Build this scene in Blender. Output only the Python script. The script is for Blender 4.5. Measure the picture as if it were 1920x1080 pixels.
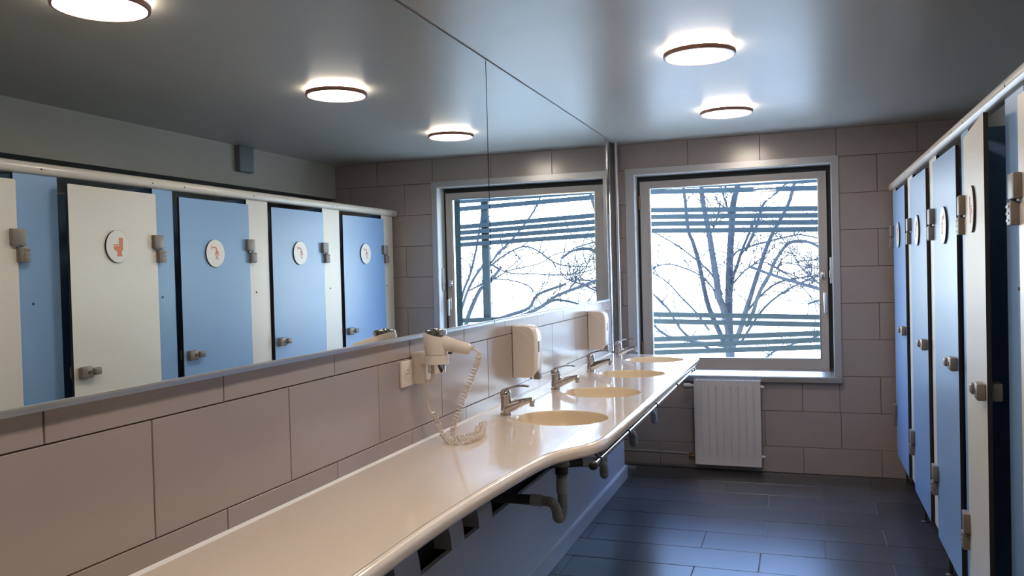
import bpy, bmesh, math, random
from mathutils import Vector, Matrix
from math import sin, cos, pi, radians
random.seed(7)
for o in list(bpy.data.objects):
    bpy.data.objects.remove(o, do_unlink=True)
S = bpy.context.scene
COL = S.collection

# ---------------------------------------------------------------- camera
cam_d = bpy.data.cameras.new('camera')
cam = bpy.data.objects.new('camera', cam_d)
COL.objects.link(cam)
S.camera = cam
cam_d.sensor_width = 36.0
cam_d.lens = 36.0 * 1540.39 / 1920.0
cam_d.clip_start = 0.02
cam_d.clip_end = 400
yaw, pitch, roll = radians(19.4926), radians(-1.1356), radians(-1.5439)
Fw = Vector((-sin(yaw) * cos(pitch), cos(yaw) * cos(pitch), sin(pitch)))
Rt = Vector((cos(yaw), sin(yaw), 0))
Up = Rt.cross(Fw)
R2 = Rt * cos(roll) + Up * sin(roll)
U2 = -Rt * sin(roll) + Up * cos(roll)
cam.matrix_world = Matrix(((R2.x, U2.x, -Fw.x, 1.2641), (R2.y, U2.y, -Fw.y, 0.0), (R2.z, U2.z, -Fw.z, 1.4600), (0, 0, 0, 1)))

# ---------------------------------------------------------------- sky and exposure
w = bpy.data.worlds.new('sky')
S.world = w
w.use_nodes = True
bg = w.node_tree.nodes['Background']
bg.inputs[1].default_value = 11.5
_tc = w.node_tree.nodes.new('ShaderNodeTexCoord')
_sx = w.node_tree.nodes.new('ShaderNodeSeparateXYZ')
_cr = w.node_tree.nodes.new('ShaderNodeValToRGB')
w.node_tree.links.new(_tc.outputs['Generated'], _sx.inputs[0])
w.node_tree.links.new(_sx.outputs[2], _cr.inputs[0])
w.node_tree.links.new(_cr.outputs[0], bg.inputs[0])
_e = _cr.color_ramp.elements
_e[0].position = 0.0
_e[0].color = (0.93, 0.97, 1.0, 1)
_e[1].position = 1.0
_e[1].color = (0.46, 0.58, 0.80, 1)
for _p, _c in ((0.10, (0.88, 0.95, 1.0, 1)), (0.28, (0.46, 0.70, 1.15, 1)), (0.55, (0.28, 0.50, 1.20, 1))):
    _q = _e.new(_p)
    _q.color = _c
LAMP_FACE = 48.0        # radiance of a lamp's opal face
LAMP_BACK = 34.0       # radiance of the glow leaving its back edge
LAMP_COL = (1.0, 0.87, 0.76)
S.view_settings.view_transform = 'Standard'
S.view_settings.look = 'None'
S.view_settings.gamma = 1
S.view_settings.use_curve_mapping = False
S.view_settings.exposure = 0.22

# ---------------------------------------------------------------- materials
def mat(name, col, rough=0.5, metal=0.0, spec=0.5, noise=0.0, nscale=8.0, bump=0.0, bscale=60.0, stretch=None, coat=0.0, rvar=0.0, objvar=0.0):
    m = bpy.data.materials.new(name)
    m.use_nodes = True
    nt = m.node_tree
    b = nt.nodes['Principled BSDF']
    b.inputs['Base Color'].default_value = (*col, 1)
    b.inputs['Roughness'].default_value = rough
    b.inputs['Metallic'].default_value = metal
    b.inputs['Specular IOR Level'].default_value = spec
    if coat:
        b.inputs['Coat Weight'].default_value = coat
        b.inputs['Coat Roughness'].default_value = 0.06
    vec = None
    if noise or bump or rvar:
        tc = nt.nodes.new('ShaderNodeTexCoord')
        mp = nt.nodes.new('ShaderNodeMapping')
        nt.links.new(tc.outputs['Object'], mp.inputs[0])
        if stretch:
            mp.inputs['Scale'].default_value = stretch
        vec = mp.outputs[0]
    if noise or objvar:
        mx = nt.nodes.new('ShaderNodeMix')
        mx.data_type = 'RGBA'
        mx.inputs[6].default_value = (*[c * (1 - max(noise, objvar)) for c in col], 1)
        mx.inputs[7].default_value = (*[min(1, c * (1 + max(noise, objvar))) for c in col], 1)
        if noise:
            n = nt.nodes.new('ShaderNodeTexNoise')
            n.inputs['Scale'].default_value = nscale
            n.inputs['Detail'].default_value = 5
            nt.links.new(vec, n.inputs['Vector'])
            fac = n.outputs[0]
            if objvar:
                oi = nt.nodes.new('ShaderNodeObjectInfo')
                ad = nt.nodes.new('ShaderNodeMath')
                ad.operation = 'MULTIPLY_ADD'
                ad.inputs[1].default_value = objvar / max(noise, objvar)
                nt.links.new(oi.outputs['Random'], ad.inputs[0])
                sb = nt.nodes.new('ShaderNodeMath')
                sb.operation = 'SUBTRACT'
                sb.inputs[1].default_value = 0.5 * objvar / max(noise, objvar)
                nt.links.new(fac, sb.inputs[0])
                nt.links.new(sb.outputs[0], ad.inputs[2])
                fac = ad.outputs[0]
        nt.links.new(fac, mx.inputs[0])
        nt.links.new(mx.outputs[2], b.inputs['Base Color'])
    if rvar:
        n3 = nt.nodes.new('ShaderNodeTexNoise')
        n3.inputs['Scale'].default_value = 3.0
        n3.inputs['Detail'].default_value = 3
        nt.links.new(vec, n3.inputs['Vector'])
        mr = nt.nodes.new('ShaderNodeMapRange')
        mr.inputs[3].default_value = rough - rvar
        mr.inputs[4].default_value = rough + rvar
        nt.links.new(n3.outputs[0], mr.inputs[0])
        nt.links.new(mr.outputs[0], b.inputs['Roughness'])
    if bump:
        n2 = nt.nodes.new('ShaderNodeTexNoise')
        n2.inputs['Scale'].default_value = bscale
        n2.inputs['Detail'].default_value = 3
        nt.links.new(vec, n2.inputs['Vector'])
        bp = nt.nodes.new('ShaderNodeBump')
        bp.inputs['Strength'].default_value = bump
        bp.inputs['Distance'].default_value = 0.01
        nt.links.new(n2.outputs[0], bp.inputs['Height'])
        nt.links.new(bp.outputs[0], b.inputs['Normal'])
    return m

def emit(name, col, strength):
    m = bpy.data.materials.new(name)
    m.use_nodes = True
    b = m.node_tree.nodes['Principled BSDF']
    b.inputs['Base Color'].default_value = (0.9, 0.9, 0.9, 1)
    b.inputs['Emission Color'].default_value = (*col, 1)
    b.inputs['Emission Strength'].default_value = strength
    return m

M = {}
M['wall_tile'] = mat('wall_tile', (0.345, 0.292, 0.272), 0.20, spec=0.7, noise=0.08, nscale=3.5)
M['wall_grout'] = mat('wall_grout', (0.10, 0.07, 0.055), 0.9)
M['floor_tile'] = mat('floor_tile', (0.045, 0.045, 0.049), 0.30, noise=0.22, nscale=5, bump=0.012, bscale=60, objvar=0.15, rvar=0.04)
M['floor_grout'] = mat('floor_grout', (0.13, 0.13, 0.13), 0.7)
M['ceiling'] = mat('ceiling_paint', (0.47, 0.455, 0.415), 0.35, spec=0.36, noise=0.04, nscale=1.5, bump=0.012, bscale=9.0, stretch=(1, 5, 1), rvar=0.03)
M['wall_paint'] = mat('wall_paint_grey', (0.45, 0.44, 0.385), 0.6, noise=0.04)
M['dark_wall'] = mat('dark_wall', (0.40, 0.39, 0.37), 0.6)
M['counter'] = mat('counter_solid_surface', (0.80, 0.68, 0.555), 0.30, spec=0.4, noise=0.03, nscale=30, coat=1.0)
M['basin'] = mat('basin_solid_surface', (0.74, 0.61, 0.43), 0.22, noise=0.02, nscale=20)
M['caulk'] = mat('white_silicone', (0.85, 0.84, 0.82), 0.35)
M['panel_white'] = mat('white_lining', (0.50, 0.50, 0.53), 0.3, noise=0.03)
M['lam_white'] = mat('cream_laminate', (0.70, 0.665, 0.60), 0.32, noise=0.02, nscale=2)
M['lam_blue'] = mat('blue_laminate', (0.215, 0.37, 0.62), 0.32, noise=0.03, nscale=2)
M['lam_blue_shaded'] = mat('blue_laminate_shaded', (0.14, 0.24, 0.47), 0.4, noise=0.03, nscale=2)  # unused; blue laminate darkened to imitate shade inside the cubicles
M['core'] = mat('laminate_black_core', (0.015, 0.012, 0.012), 0.5)
M['rail'] = mat('white_coated_rail', (0.66, 0.62, 0.56), 0.25)
M['taupe'] = mat('taupe_nylon', (0.20, 0.17, 0.145), 0.38)
M['taupe_dark'] = mat('dark_nylon', (0.03, 0.03, 0.03), 0.5)
M['sign'] = mat('sign_disc_white', (0.74, 0.72, 0.69), 0.35)
M['orange'] = mat('orange_print', (0.62, 0.16, 0.03), 0.4)
M['chrome'] = mat('chrome', (0.56, 0.54, 0.53), 0.10, metal=1.0)
M['chrome_rough'] = mat('satin_metal', (0.62, 0.62, 0.63), 0.28, metal=1.0)
M['alu'] = mat('window_trim_grey', (0.46, 0.46, 0.47), 0.3, metal=0.35)
M['lining'] = mat('white_lining_gloss', (0.84, 0.84, 0.84), 0.2)
M['casement'] = mat('casement_paint', (0.36, 0.325, 0.30), 0.4)
M['gasket'] = mat('dark_gasket', (0.015, 0.02, 0.022), 0.6)
M['exterior'] = mat('exterior_dark_green', (0.012, 0.022, 0.021), 0.9, spec=0.05)
M['plastic'] = mat('white_plastic', (0.74, 0.66, 0.585), 0.28)
M['plastic_old'] = mat('grey_plastic', (0.34, 0.33, 0.30), 0.45)
M['plug'] = mat('plug_holes', (0.06, 0.05, 0.05), 0.5)
M['radiator'] = mat('radiator_enamel', (0.58, 0.545, 0.52), 0.33)
M['black'] = mat('black_rubber', (0.01, 0.01, 0.012), 0.45)
M['pipe_dark'] = mat('dark_pipe', (0.045, 0.04, 0.035), 0.4)
M['copper'] = mat('brass_valve', (0.28, 0.16, 0.09), 0.35, metal=0.8)
M['pipe_paint'] = mat('painted_pipe', (0.22, 0.22, 0.22), 0.4)
M['rim'] = mat('lamp_rim_copper', (0.30, 0.15, 0.12), 0.35, metal=0.3)
M['bark'] = mat('grey_bark', (0.035, 0.040, 0.048), 0.9, spec=0.1, noise=0.35, nscale=9)
M['slat'] = mat('weathered_slat', (0.030, 0.042, 0.046), 0.9, spec=0.1, noise=0.25, nscale=12)
M['ground'] = mat('pale_ground', (0.90, 0.78, 0.58), 0.9, noise=0.1, nscale=0.5)
M['grey_box'] = mat('grey_box_plastic', (0.17, 0.19, 0.21), 0.5)
M['lamp_face'] = emit('lamp_face', LAMP_COL, LAMP_FACE)
M['lamp_back'] = emit('lamp_back_glow', LAMP_COL, LAMP_BACK)

m = bpy.data.materials.new('mirror_silver')
m.use_nodes = True
b = m.node_tree.nodes['Principled BSDF']
b.inputs['Base Color'].default_value = (0.80, 0.84, 0.82, 1)
b.inputs['Metallic'].default_value = 1.0
b.inputs['Roughness'].default_value = 0.0
M['mirror'] = m
m = bpy.data.materials.new('window_glass')
m.use_nodes = True
nt = m.node_tree
nt.nodes.remove(nt.nodes['Principled BSDF'])
tr = nt.nodes.new('ShaderNodeBsdfTransparent')
tr.inputs[0].default_value = (0.93, 0.97, 0.97, 1)
gl = nt.nodes.new('ShaderNodeBsdfGlossy')
gl.inputs['Roughness'].default_value = 0.02
fr = nt.nodes.new('ShaderNodeFresnel')
fr.inputs[0].default_value = 1.45
mx = nt.nodes.new('ShaderNodeMixShader')
geo = nt.nodes.new('ShaderNodeNewGeometry')
front = nt.nodes.new('ShaderNodeMath')
front.operation = 'SUBTRACT'
front.inputs[0].default_value = 1.0
nt.links.new(geo.outputs['Backfacing'], front.inputs[1])
ff = nt.nodes.new('ShaderNodeMath')
ff.operation = 'MULTIPLY'
nt.links.new(fr.outputs[0], ff.inputs[0])
nt.links.new(front.outputs[0], ff.inputs[1])
nt.links.new(ff.outputs[0], mx.inputs[0])
nt.links.new(tr.outputs[0], mx.inputs[1])
nt.links.new(gl.outputs[0], mx.inputs[2])
nt.links.new(mx.outputs[0], nt.nodes['Material Output'].inputs[0])
M['glass'] = m

# ---------------------------------------------------------------- mesh helpers
class MB:
    def __init__(s):
        s.v, s.f, s.m, s.sm = [], [], [], []
    def add(s, vs, fs, mi=0, smooth=False):
        k = len(s.v)
        s.v += [tuple(p) for p in vs]
        for f in fs:
            s.f.append([i + k for i in f]); s.m.append(mi); s.sm.append(smooth)
    def box(s, a, b, mi=0, mats=None):
        x0, y0, z0 = a; x1, y1, z1 = b
        v = [(x0, y0, z0), (x1, y0, z0), (x1, y1, z0), (x0, y1, z0), (x0, y0, z1), (x1, y0, z1), (x1, y1, z1), (x0, y1, z1)]
        f = [(0, 3, 2, 1), (4, 5, 6, 7), (0, 1, 5, 4), (1, 2, 6, 5), (2, 3, 7, 6), (3, 0, 4, 7)]
        k = len(s.v); s.v += v
        for i, q in enumerate(f):
            s.f.append([j + k for j in q]); s.m.append(mats[i] if mats else mi); s.sm.append(False)
    def bbox(s, a, b, r, mi=0, n=3):
        """box with rounded vertical and horizontal edges"""
        bm = bmesh.new()
        bmesh.ops.create_cube(bm, size=1)
        c = [(a[i] + b[i]) / 2 for i in range(3)]; d = [abs(b[i] - a[i]) for i in range(3)]
        for q in bm.verts:
            q.co = Vector((c[0] + q.co.x * d[0], c[1] + q.co.y * d[1], c[2] + q.co.z * d[2]))
        bmesh.ops.bevel(bm, geom=list(bm.edges), offset=r, segments=n, profile=0.5, affect='EDGES')
        bm.verts.index_update()
        s.add([q.co for q in bm.verts], [[q.index for q in f.verts] for f in bm.faces], mi, True)
        bm.free()
    def tube(s, pts, r, n=10, mi=0, cap=True, closed=False):
        P = [Vector(p) for p in pts]
        R = r if isinstance(r, (list, tuple)) else [r] * len(P)
        N = len(P)
        T = []
        for i in range(N):
            a = P[max(i - 1, 0)] if not closed else P[i - 1]
            b2 = P[min(i + 1, N - 1)] if not closed else P[(i + 1) % N]
            T.append((b2 - a).normalized())
        u = T[0].orthogonal().normalized()
        k = len(s.v)
        for i in range(N):
            u = (u - T[i] * u.dot(T[i]))
            u = u.normalized() if u.length > 1e-6 else T[i].orthogonal().normalized()
            w2 = T[i].cross(u)
            for j in range(n):
                an = 2 * pi * j / n
                s.v.append(tuple(P[i] + (u * cos(an) + w2 * sin(an)) * R[i]))
        for i in range(N - (0 if closed else 1)):
            for j in range(n):
                a0 = k + i * n + j; a1 = k + i * n + (j + 1) % n
                i2 = (i + 1) % N
                s.f.append([a0, a1, k + i2 * n + (j + 1) % n, k + i2 * n + j]); s.m.append(mi); s.sm.append(True)
        if cap and not closed:
            s.f.append([k + j for j in range(n)][::-1]); s.m.append(mi); s.sm.append(False)
            s.f.append([k + (N - 1) * n + j for j in range(n)]); s.m.append(mi); s.sm.append(False)
    def lathe(s, prof, c=(0, 0, 0), n=32, mi=0, sx=1, sy=1, axis='z', smooth=True, cap=True):
        """prof: list of (radius, height)"""
        k = len(s.v)
        for r, h in prof:
            for j in range(n):
                a = 2 * pi * j / n
                p = (r * cos(a) * sx, r * sin(a) * sy, h)
                if axis == 'x': p = (h, p[0], p[1])
                if axis == 'y': p = (p[0], h, p[1])
                s.v.append((p[0] + c[0], p[1] + c[1], p[2] + c[2]))
        for i in range(len(prof) - 1):
            for j in range(n):
                s.f.append([k + i * n + j, k + i * n + (j + 1) % n, k + (i + 1) * n + (j + 1) % n, k + (i + 1) * n + j]); s.m.append(mi); s.sm.append(smooth)
        if cap:
            if prof[0][0] > 1e-6:
                s.f.append([k + j for j in range(n)][::-1]); s.m.append(mi); s.sm.append(False)
            if prof[-1][0] > 1e-6:
                s.f.append([k + (len(prof) - 1) * n + j for j in range(n)]); s.m.append(mi); s.sm.append(False)
    def prism(s, poly, a, b, axis='y', mi=0, smooth=False):
        """extrude a 2D polygon along an axis; axis y: poly in (x, z); axis x: poly in (y, z); axis z: (x, y)"""
        def P(q, t):
            return (q[0], t, q[1]) if axis == 'y' else ((t, q[0], q[1]) if axis == 'x' else (q[0], q[1], t))
        n = len(poly)
        v = [P(q, a) for q in poly] + [P(q, b) for q in poly]
        k = len(s.v); s.v += v
        for j in range(n):
            s.f.append([k + j, k + (j + 1) % n, k + n + (j + 1) % n, k + n + j]); s.m.append(mi); s.sm.append(smooth)
        s.f.append([k + j for j in range(n)][::-1]); s.m.append(mi); s.sm.append(False)
        s.f.append([k + n + j for j in range(n)]); s.m.append(mi); s.sm.append(False)
    def mesh(s, name, mats, auto=None):
        me = bpy.data.meshes.new(name)
        me.from_pydata(s.v, [], s.f)
        for q in (mats if isinstance(mats, (list, tuple)) else [mats]):
            me.materials.append(q)
        me.polygons.foreach_set('material_index', s.m)
        me.polygons.foreach_set('use_smooth', s.sm)
        bm = bmesh.new(); bm.from_mesh(me)
        bmesh.ops.recalc_face_normals(bm, faces=bm.faces)
        for e in bm.edges:
            if len(e.link_faces) == 2 and e.calc_face_angle() > 0.7: e.smooth = False
        bm.to_mesh(me); bm.free()
        me.update()
        return me
    def obj(s, name, mats, parent=None, loc=None):
        o = bpy.data.objects.new(name, s.mesh(name, mats))
        COL.objects.link(o)
        if loc is not None: o.location = loc
        if parent is not None: o.parent = parent
        return o

def tag(o, label=None, cat=None, group=None, kind=None):
    if label: o['label'] = label
    if cat: o['category'] = cat
    if group: o['group'] = group
    if kind: o['kind'] = kind
    return o

def empty(name, loc=(0, 0, 0), rotz=0.0, parent=None):
    o = bpy.data.objects.new(name, None)
    o.empty_display_size = 0.1
    COL.objects.link(o)
    o.location = loc
    o.rotation_euler = (0, 0, rotz)
    if parent: o.parent = parent
    return o

def copy_tree(o, parent=None):
    c = o.copy(); COL.objects.link(c); c.parent = parent
    for ch in list(o.children):
        copy_tree(ch, c)
    return c

def struct(name, mb, m_, parent=None):
    o = mb.obj(name, m_, parent)
    if parent is None: o['kind'] = 'structure'
    return o

def catmull(pts, n):
    P = [Vector(p) for p in pts]
    P = [P[0] * 2 - P[1]] + P + [P[-1] * 2 - P[-2]]
    out = []
    for i in range(1, len(P) - 2):
        for k in range(n):
            t = k / n
            a, b2, c, d = P[i - 1], P[i], P[i + 1], P[i + 2]
            out.append(0.5 * ((2 * b2) + (c - a) * t + (2 * a - 5 * b2 + 4 * c - d) * t * t + (3 * b2 - a - 3 * c + d) * t ** 3))
    out.append(P[-2])
    return out

def wobj(mb, name, mats, parent=None):
    """mesh given in world coordinates, linked under parent (chain without rotation)"""
    off = Vector((0, 0, 0)); q = parent
    while q is not None:
        off += q.location; q = q.parent
    mb.v = [(p[0] - off.x, p[1] - off.y, p[2] - off.z) for p in mb.v]
    return mb.obj(name, mats, parent)

# ================================================================ ROOM
L = 6.0315; H = 2.377; XT = -0.008          # far wall, ceiling, tiled face of the left wall
XB = 2.385                                   # face of the bulkhead over the cubicles
X2 = 2.95                                    # back wall of the cubicles
Y0 = -1.6
JG = 0.003                                   # joint width

mb = MB(); mb.box((-0.4, Y0 - 0.1, -0.12), (X2 + 0.1, L + 0.33, -0.004))
floor = struct('floor', mb, M['floor_grout'])
mb = MB(); mb.box((-0.4, Y0 - 0.1, H), (X2 + 0.1, L + 0.33, H + 0.12))
ceiling = struct('ceiling', mb, M['ceiling'])
mb = MB(); mb.box((-0.3, Y0 - 0.1, 0), (XT - 0.005, 5.66, H)); mb.box((-0.3, 5.66, 0), (-0.03, L, H))
wall_left = struct('wall_left', mb, M['wall_grout'])
mb = MB(); mb.box((X2, Y0 - 0.1, 0), (X2 + 0.1, L + 0.33, H))
struct('wall_right', mb, M['dark_wall'])
mb = MB(); mb.box((XT - 0.005, Y0 - 0.1, 0), (X2, Y0, H))
struct('wall_near', mb, M['wall_paint'])
# far wall with the window opening
OX0, OX1, OZ0, OZ1 = 0.100, 1.463, 0.690, 2.148
mb = MB()
mb.box((-0.03, L + 0.005, 0), (OX0, L + 0.33, H)); mb.box((OX1, L + 0.005, 0), (X2, L + 0.33, H))
mb.box((OX0, L + 0.005, 0), (OX1, L + 0.33, OZ0)); mb.box((OX0, L + 0.005, OZ1), (OX1, L + 0.33, H))
wall_far = struct('wall_far', mb, M['wall_grout'])
mb = MB(); mb.box((XB, Y0, 2.10), (X2, L, H))
struct('trim_1', mb, M['wall_paint'])

# ---- tiles: small bevelled slabs, one object each, sharing meshes
tile_cache = {}
def tile_mesh(nm, a, b, th, mt):
    """slab in local coordinates: a along first axis, b along second, face towards +n"""
    key = (nm, round(a, 3), round(b, 3), th)
    if key in tile_cache: return tile_cache[key]
    q = MB(); e = 0.0012
    A, B = a / 2, b / 2
    v = [(-A, -B, 0), (A, -B, 0), (A, B, 0), (-A, B, 0), (-A, -B, th - e), (A, -B, th - e), (A, B, th - e), (-A, B, th - e),
         (-A + e, -B + e, th), (A - e, -B + e, th), (A - e, B - e, th), (-A + e, B - e, th)]
    f = [(0, 3, 2, 1), (8, 9, 10, 11)]
    for k in range(4):
        j = (k + 1) % 4
        f += [(k, j, j + 4, k + 4), (k + 4, j + 4, j + 8, k + 8)]
    q.add(v, f)
    tile_cache[key] = q.mesh('tile', mt)
    return tile_cache[key]
AX = {'x+': Matrix(((0, 0, 1, 0), (1, 0, 0, 0), (0, 1, 0, 0), (0, 0, 0, 1))),      # u=y v=z n=+x
      'y-': Matrix(((1, 0, 0, 0), (0, 0, -1, 0), (0, 1, 0, 0), (0, 0, 0, 1))),     # u=x v=z n=-y
      'z+': Matrix.Identity(4)}
def put_tile(parent, ax, u0, u1, v0, v1, base, mt, th=0.006):
    JG = 0.0045 if ax == 'z+' else 0.003
    u0 += JG / 2; u1 -= JG / 2; v0 += JG / 2; v1 -= JG / 2
    if u1 - u0 < 0.008 or v1 - v0 < 0.008: return
    o = bpy.data.objects.new('tile', tile_mesh(ax, u1 - u0, v1 - v0, th, mt)); COL.objects.link(o)
    o.parent = parent
    uc, vc = (u0 + u1) / 2, (v0 + v1) / 2
    wob = random.uniform(-0.0003, 0.0003)
    p = {'x+': (base + wob, uc, vc), 'y-': (uc, base - wob, vc), 'z+': (uc, vc, base + wob)}[ax]
    o.matrix_local = Matrix.Translation(p) @ AX[ax]
def cut_rects(u0, u1, v0, v1, hole):
    """split a tile around a rectangular hole; yields remaining rectangles"""
    a0, a1, b0, b1 = hole
    if u1 <= a0 or u0 >= a1 or v1 <= b0 or v0 >= b1: return [(u0, u1, v0, v1)]
    out = []
    if u0 < a0: out.append((u0, a0, v0, v1))
    if u1 > a1: out.append((a1, u1, v0, v1))
    m0, m1 = max(u0, a0), min(u1, a1)
    if v0 < b0: out.append((m0, m1, v0, b0))
    if v1 > b1: out.append((m0, m1, b1, v1))
    return out
# floor: rows of 0.2775 running across, every other row shifted by half a tile
r = 0; y = 4.31 - 21 * 0.2775
while y < L:
    y1 = min(y + 0.2775, L)
    odd = round((y - 4.31) / 0.2775) % 2
    x = (0.74 if odd == 0 else 0.43) - 2 * 0.609
    while x < X2:
        a, b2 = max(x, 0.085), min(x + 0.609, X2)
        if b2 > a and y1 > Y0: put_tile(floor, 'z+', a, b2, max(y, Y0), y1, -0.006, M['floor_tile'])
        x += 0.609
    y += 0.2775
# left wall rows under the mirror
ZM = 1.240
for k in range(-5, 10):
    for (z0_, z1_, j) in ((1.1749, ZM, 1.0894), (0.9267, 1.1749, 1.3436), (0.679, 0.9267, 1.0894)):
        a, b2 = j + 0.4796 * k, j + 0.4796 * (k + 1)
        a = max(a, Y0); b2 = min(b2, 5.66)
        if b2 > a: put_tile(wall_left, 'x+', a, b2, z0_, z1_, XT - 0.006, M['wall_tile'])
# far wall courses
hole = (0.075, 1.49, 0.66, 2.17)
for k in range(-1, 9):
    z0_ = max(0.0, 0.1837 + 0.25 * k); z1_ = min(H, 0.1837 + 0.25 * (k + 1))
    j = 0.997 if (k in (0, 2, 4, 6, 8)) else 1.249
    x = j - 5 * 0.4985
    while x < X2:
        a, b2 = max(x, -0.028), min(x + 0.4985, X2)
        if b2 > a:
            for q in cut_rects(a, b2, z0_, z1_, hole):
                put_tile(wall_far, 'y-', *q, L + 0.006, M['wall_tile'])
        x += 0.4985

# ================================================================ WINDOW
win = tag(empty('window_1', (0.78, L, OZ0)), kind='structure')
# architrave: four strips round the opening, standing proud of the tiles
mb = MB()
AY = L - 0.012
for a, b2 in (((0.041, 2.148), (1.506, 2.192)), ((0.041, 0.655), (0.104, 2.148)), ((1.461, 0.655), (1.506, 2.148))):
    mb.box((a[0], AY, a[1]), (b2[0], L + 0.004, b2[1]))
wobj(mb, 'architrave', M['alu'], win)
mb = MB()   # inner lining of the opening
mb.box((0.098, L - 0.002, 0.70), (0.104, L + 0.20, 2.148)); mb.box((1.459, L - 0.002, 0.70), (1.465, L + 0.20, 2.148)); mb.box((0.098, L - 0.002, 2.143), (1.465, L + 0.20, 2.149))
wobj(mb, 'reveal_lining', M['lining'], win)
mb = MB()   # sloping metal sill with a rounded nose
mb.prism([(L + 0.12, 0.722), (L + 0.03, 0.709), (L - 0.024, 0.680), (L - 0.031, 0.673), (L - 0.033, 0.640), (L - 0.02, 0.636), (L + 0.12, 0.650)], 0.041, 1.506, axis='x')
sill = wobj(mb, 'window_sill', M['chrome_rough'], win)
mb = MB()   # fixed frame behind the casement
FY = L + 0.135
for a, b2 in (((0.10, 0.69), (0.150, 2.148)), ((1.410, 0.69), (1.463, 2.148)), ((0.15, 0.69), (1.41, 0.735)), ((0.15, 2.09), (1.41, 2.148))):
    mb.box((a[0], FY, a[1]), (b2[0], FY + 0.05, b2[1]))
wobj(mb, 'fixed_frame', M['gasket'], win)
cas = empty('casement', (0.128, L + 0.10, 0.712), parent=None); cas.parent = win; cas.location = Vector((0.128, L + 0.10, 0.712)) - win.location
CX0, CX1, CZ0, CZ1, CY = 0.128, 1.430, 0.712, 2.104, L + 0.10
GX0, GX1, GZ0, GZ1 = 0.202, 1.372, 0.792, 2.050
def frame_ring(mb, o, i, y0, y1):
    """mitred picture-frame ring, o and i = (x0,x1,z0,z1)"""
    c_o = [(o[0], o[2]), (o[1], o[2]), (o[1], o[3]), (o[0], o[3])]; c_i = [(i[0], i[2]), (i[1], i[2]), (i[1], i[3]), (i[0], i[3])]
    v = [(p[0], y0, p[1]) for p in c_o] + [(p[0], y0, p[1]) for p in c_i] + [(p[0], y1, p[1]) for p in c_o] + [(p[0], y1, p[1]) for p in c_i]
    f = []
    for k in range(4):
        j = (k + 1) % 4
        f += [(k, j, 4 + j, 4 + k), (8 + k, 12 + k, 12 + j, 8 + j), (k, 8 + k, 8 + j, j), (4 + k, 4 + j, 12 + j, 12 + k)]
    mb.add(v, f)
mb = MB(); frame_ring(mb, (CX0, CX1, CZ0, CZ1), (GX0 - 0.008, GX1 + 0.008, GZ0 - 0.008, GZ1 + 0.008), CY, CY + 0.045)
wobj(mb, 'casement_frame', M['casement'], cas)
mb = MB(); frame_ring(mb, (GX0 - 0.009, GX1 + 0.009, GZ0 - 0.009, GZ1 + 0.009), (GX0, GX1, GZ0, GZ1), CY + 0.008, CY + 0.04)
wobj(mb, 'glazing_bead', M['chrome_rough'], cas)
mb = MB(); mb.box((GX0 - 0.004, CY + 0.024, GZ0 - 0.004), (GX1 + 0.004, CY + 0.028, GZ1 + 0.004))
wobj(mb, 'pane', M['glass'], cas)
mb = MB(); mb.bbox((1.396, CY - 0.012, 1.16), (1.420, CY, 1.26), 0.004)
mb.bbox((1.402, CY - 0.045, 1.232), (1.414, CY - 0.008, 1.246), 0.004); mb.bbox((1.401, CY - 0.050, 1.115), (1.415, CY - 0.036, 1.25), 0.005)
wobj(mb, 'window_handle', M['chrome_rough'], cas)
mb = MB(); mb.bbox((1.385, CY - 0.010, 1.35), (1.415, CY, 1.40), 0.004); mb.lathe([(0.008, -0.03), (0.010, -0.006), (0.010, 0.0)], (1.392, CY - 0.006, 1.376), n=12, axis='y')
wobj(mb, 'window_lock', M['chrome_rough'], cas)
for z in (0.86, 1.95):
    mb = MB(); mb.tube([(0.124, CY - 0.006, z - 0.05), (0.124, CY - 0.006, z + 0.05)], 0.007, n=10)
    wobj(mb, 'window_hinge', M['copper'], cas)
mb = MB(); mb.bbox((1.443, L + 0.05, 1.32), (1.459, L + 0.075, 1.50), 0.004); mb.bbox((1.438, L + 0.048, 1.36), (1.458, L + 0.08, 1.41), 0.004)
wobj(mb, 'window_catch', M['alu'], win)
mb = MB()   # outer reveal
mb.box((1.405, L + 0.185, 0.72), (1.463, L + 0.34, 2.148)); mb.box((0.10, L + 0.185, 0.72), (0.150, L + 0.34, 2.148))
mb.box((0.10, L + 0.185, 2.09), (1.463, L + 0.34, 2.15)); mb.box((0.10, L + 0.185, 0.66), (1.463, L + 0.36, 0.745))
wobj(mb, 'outer_reveal', M['exterior'], win)

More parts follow.
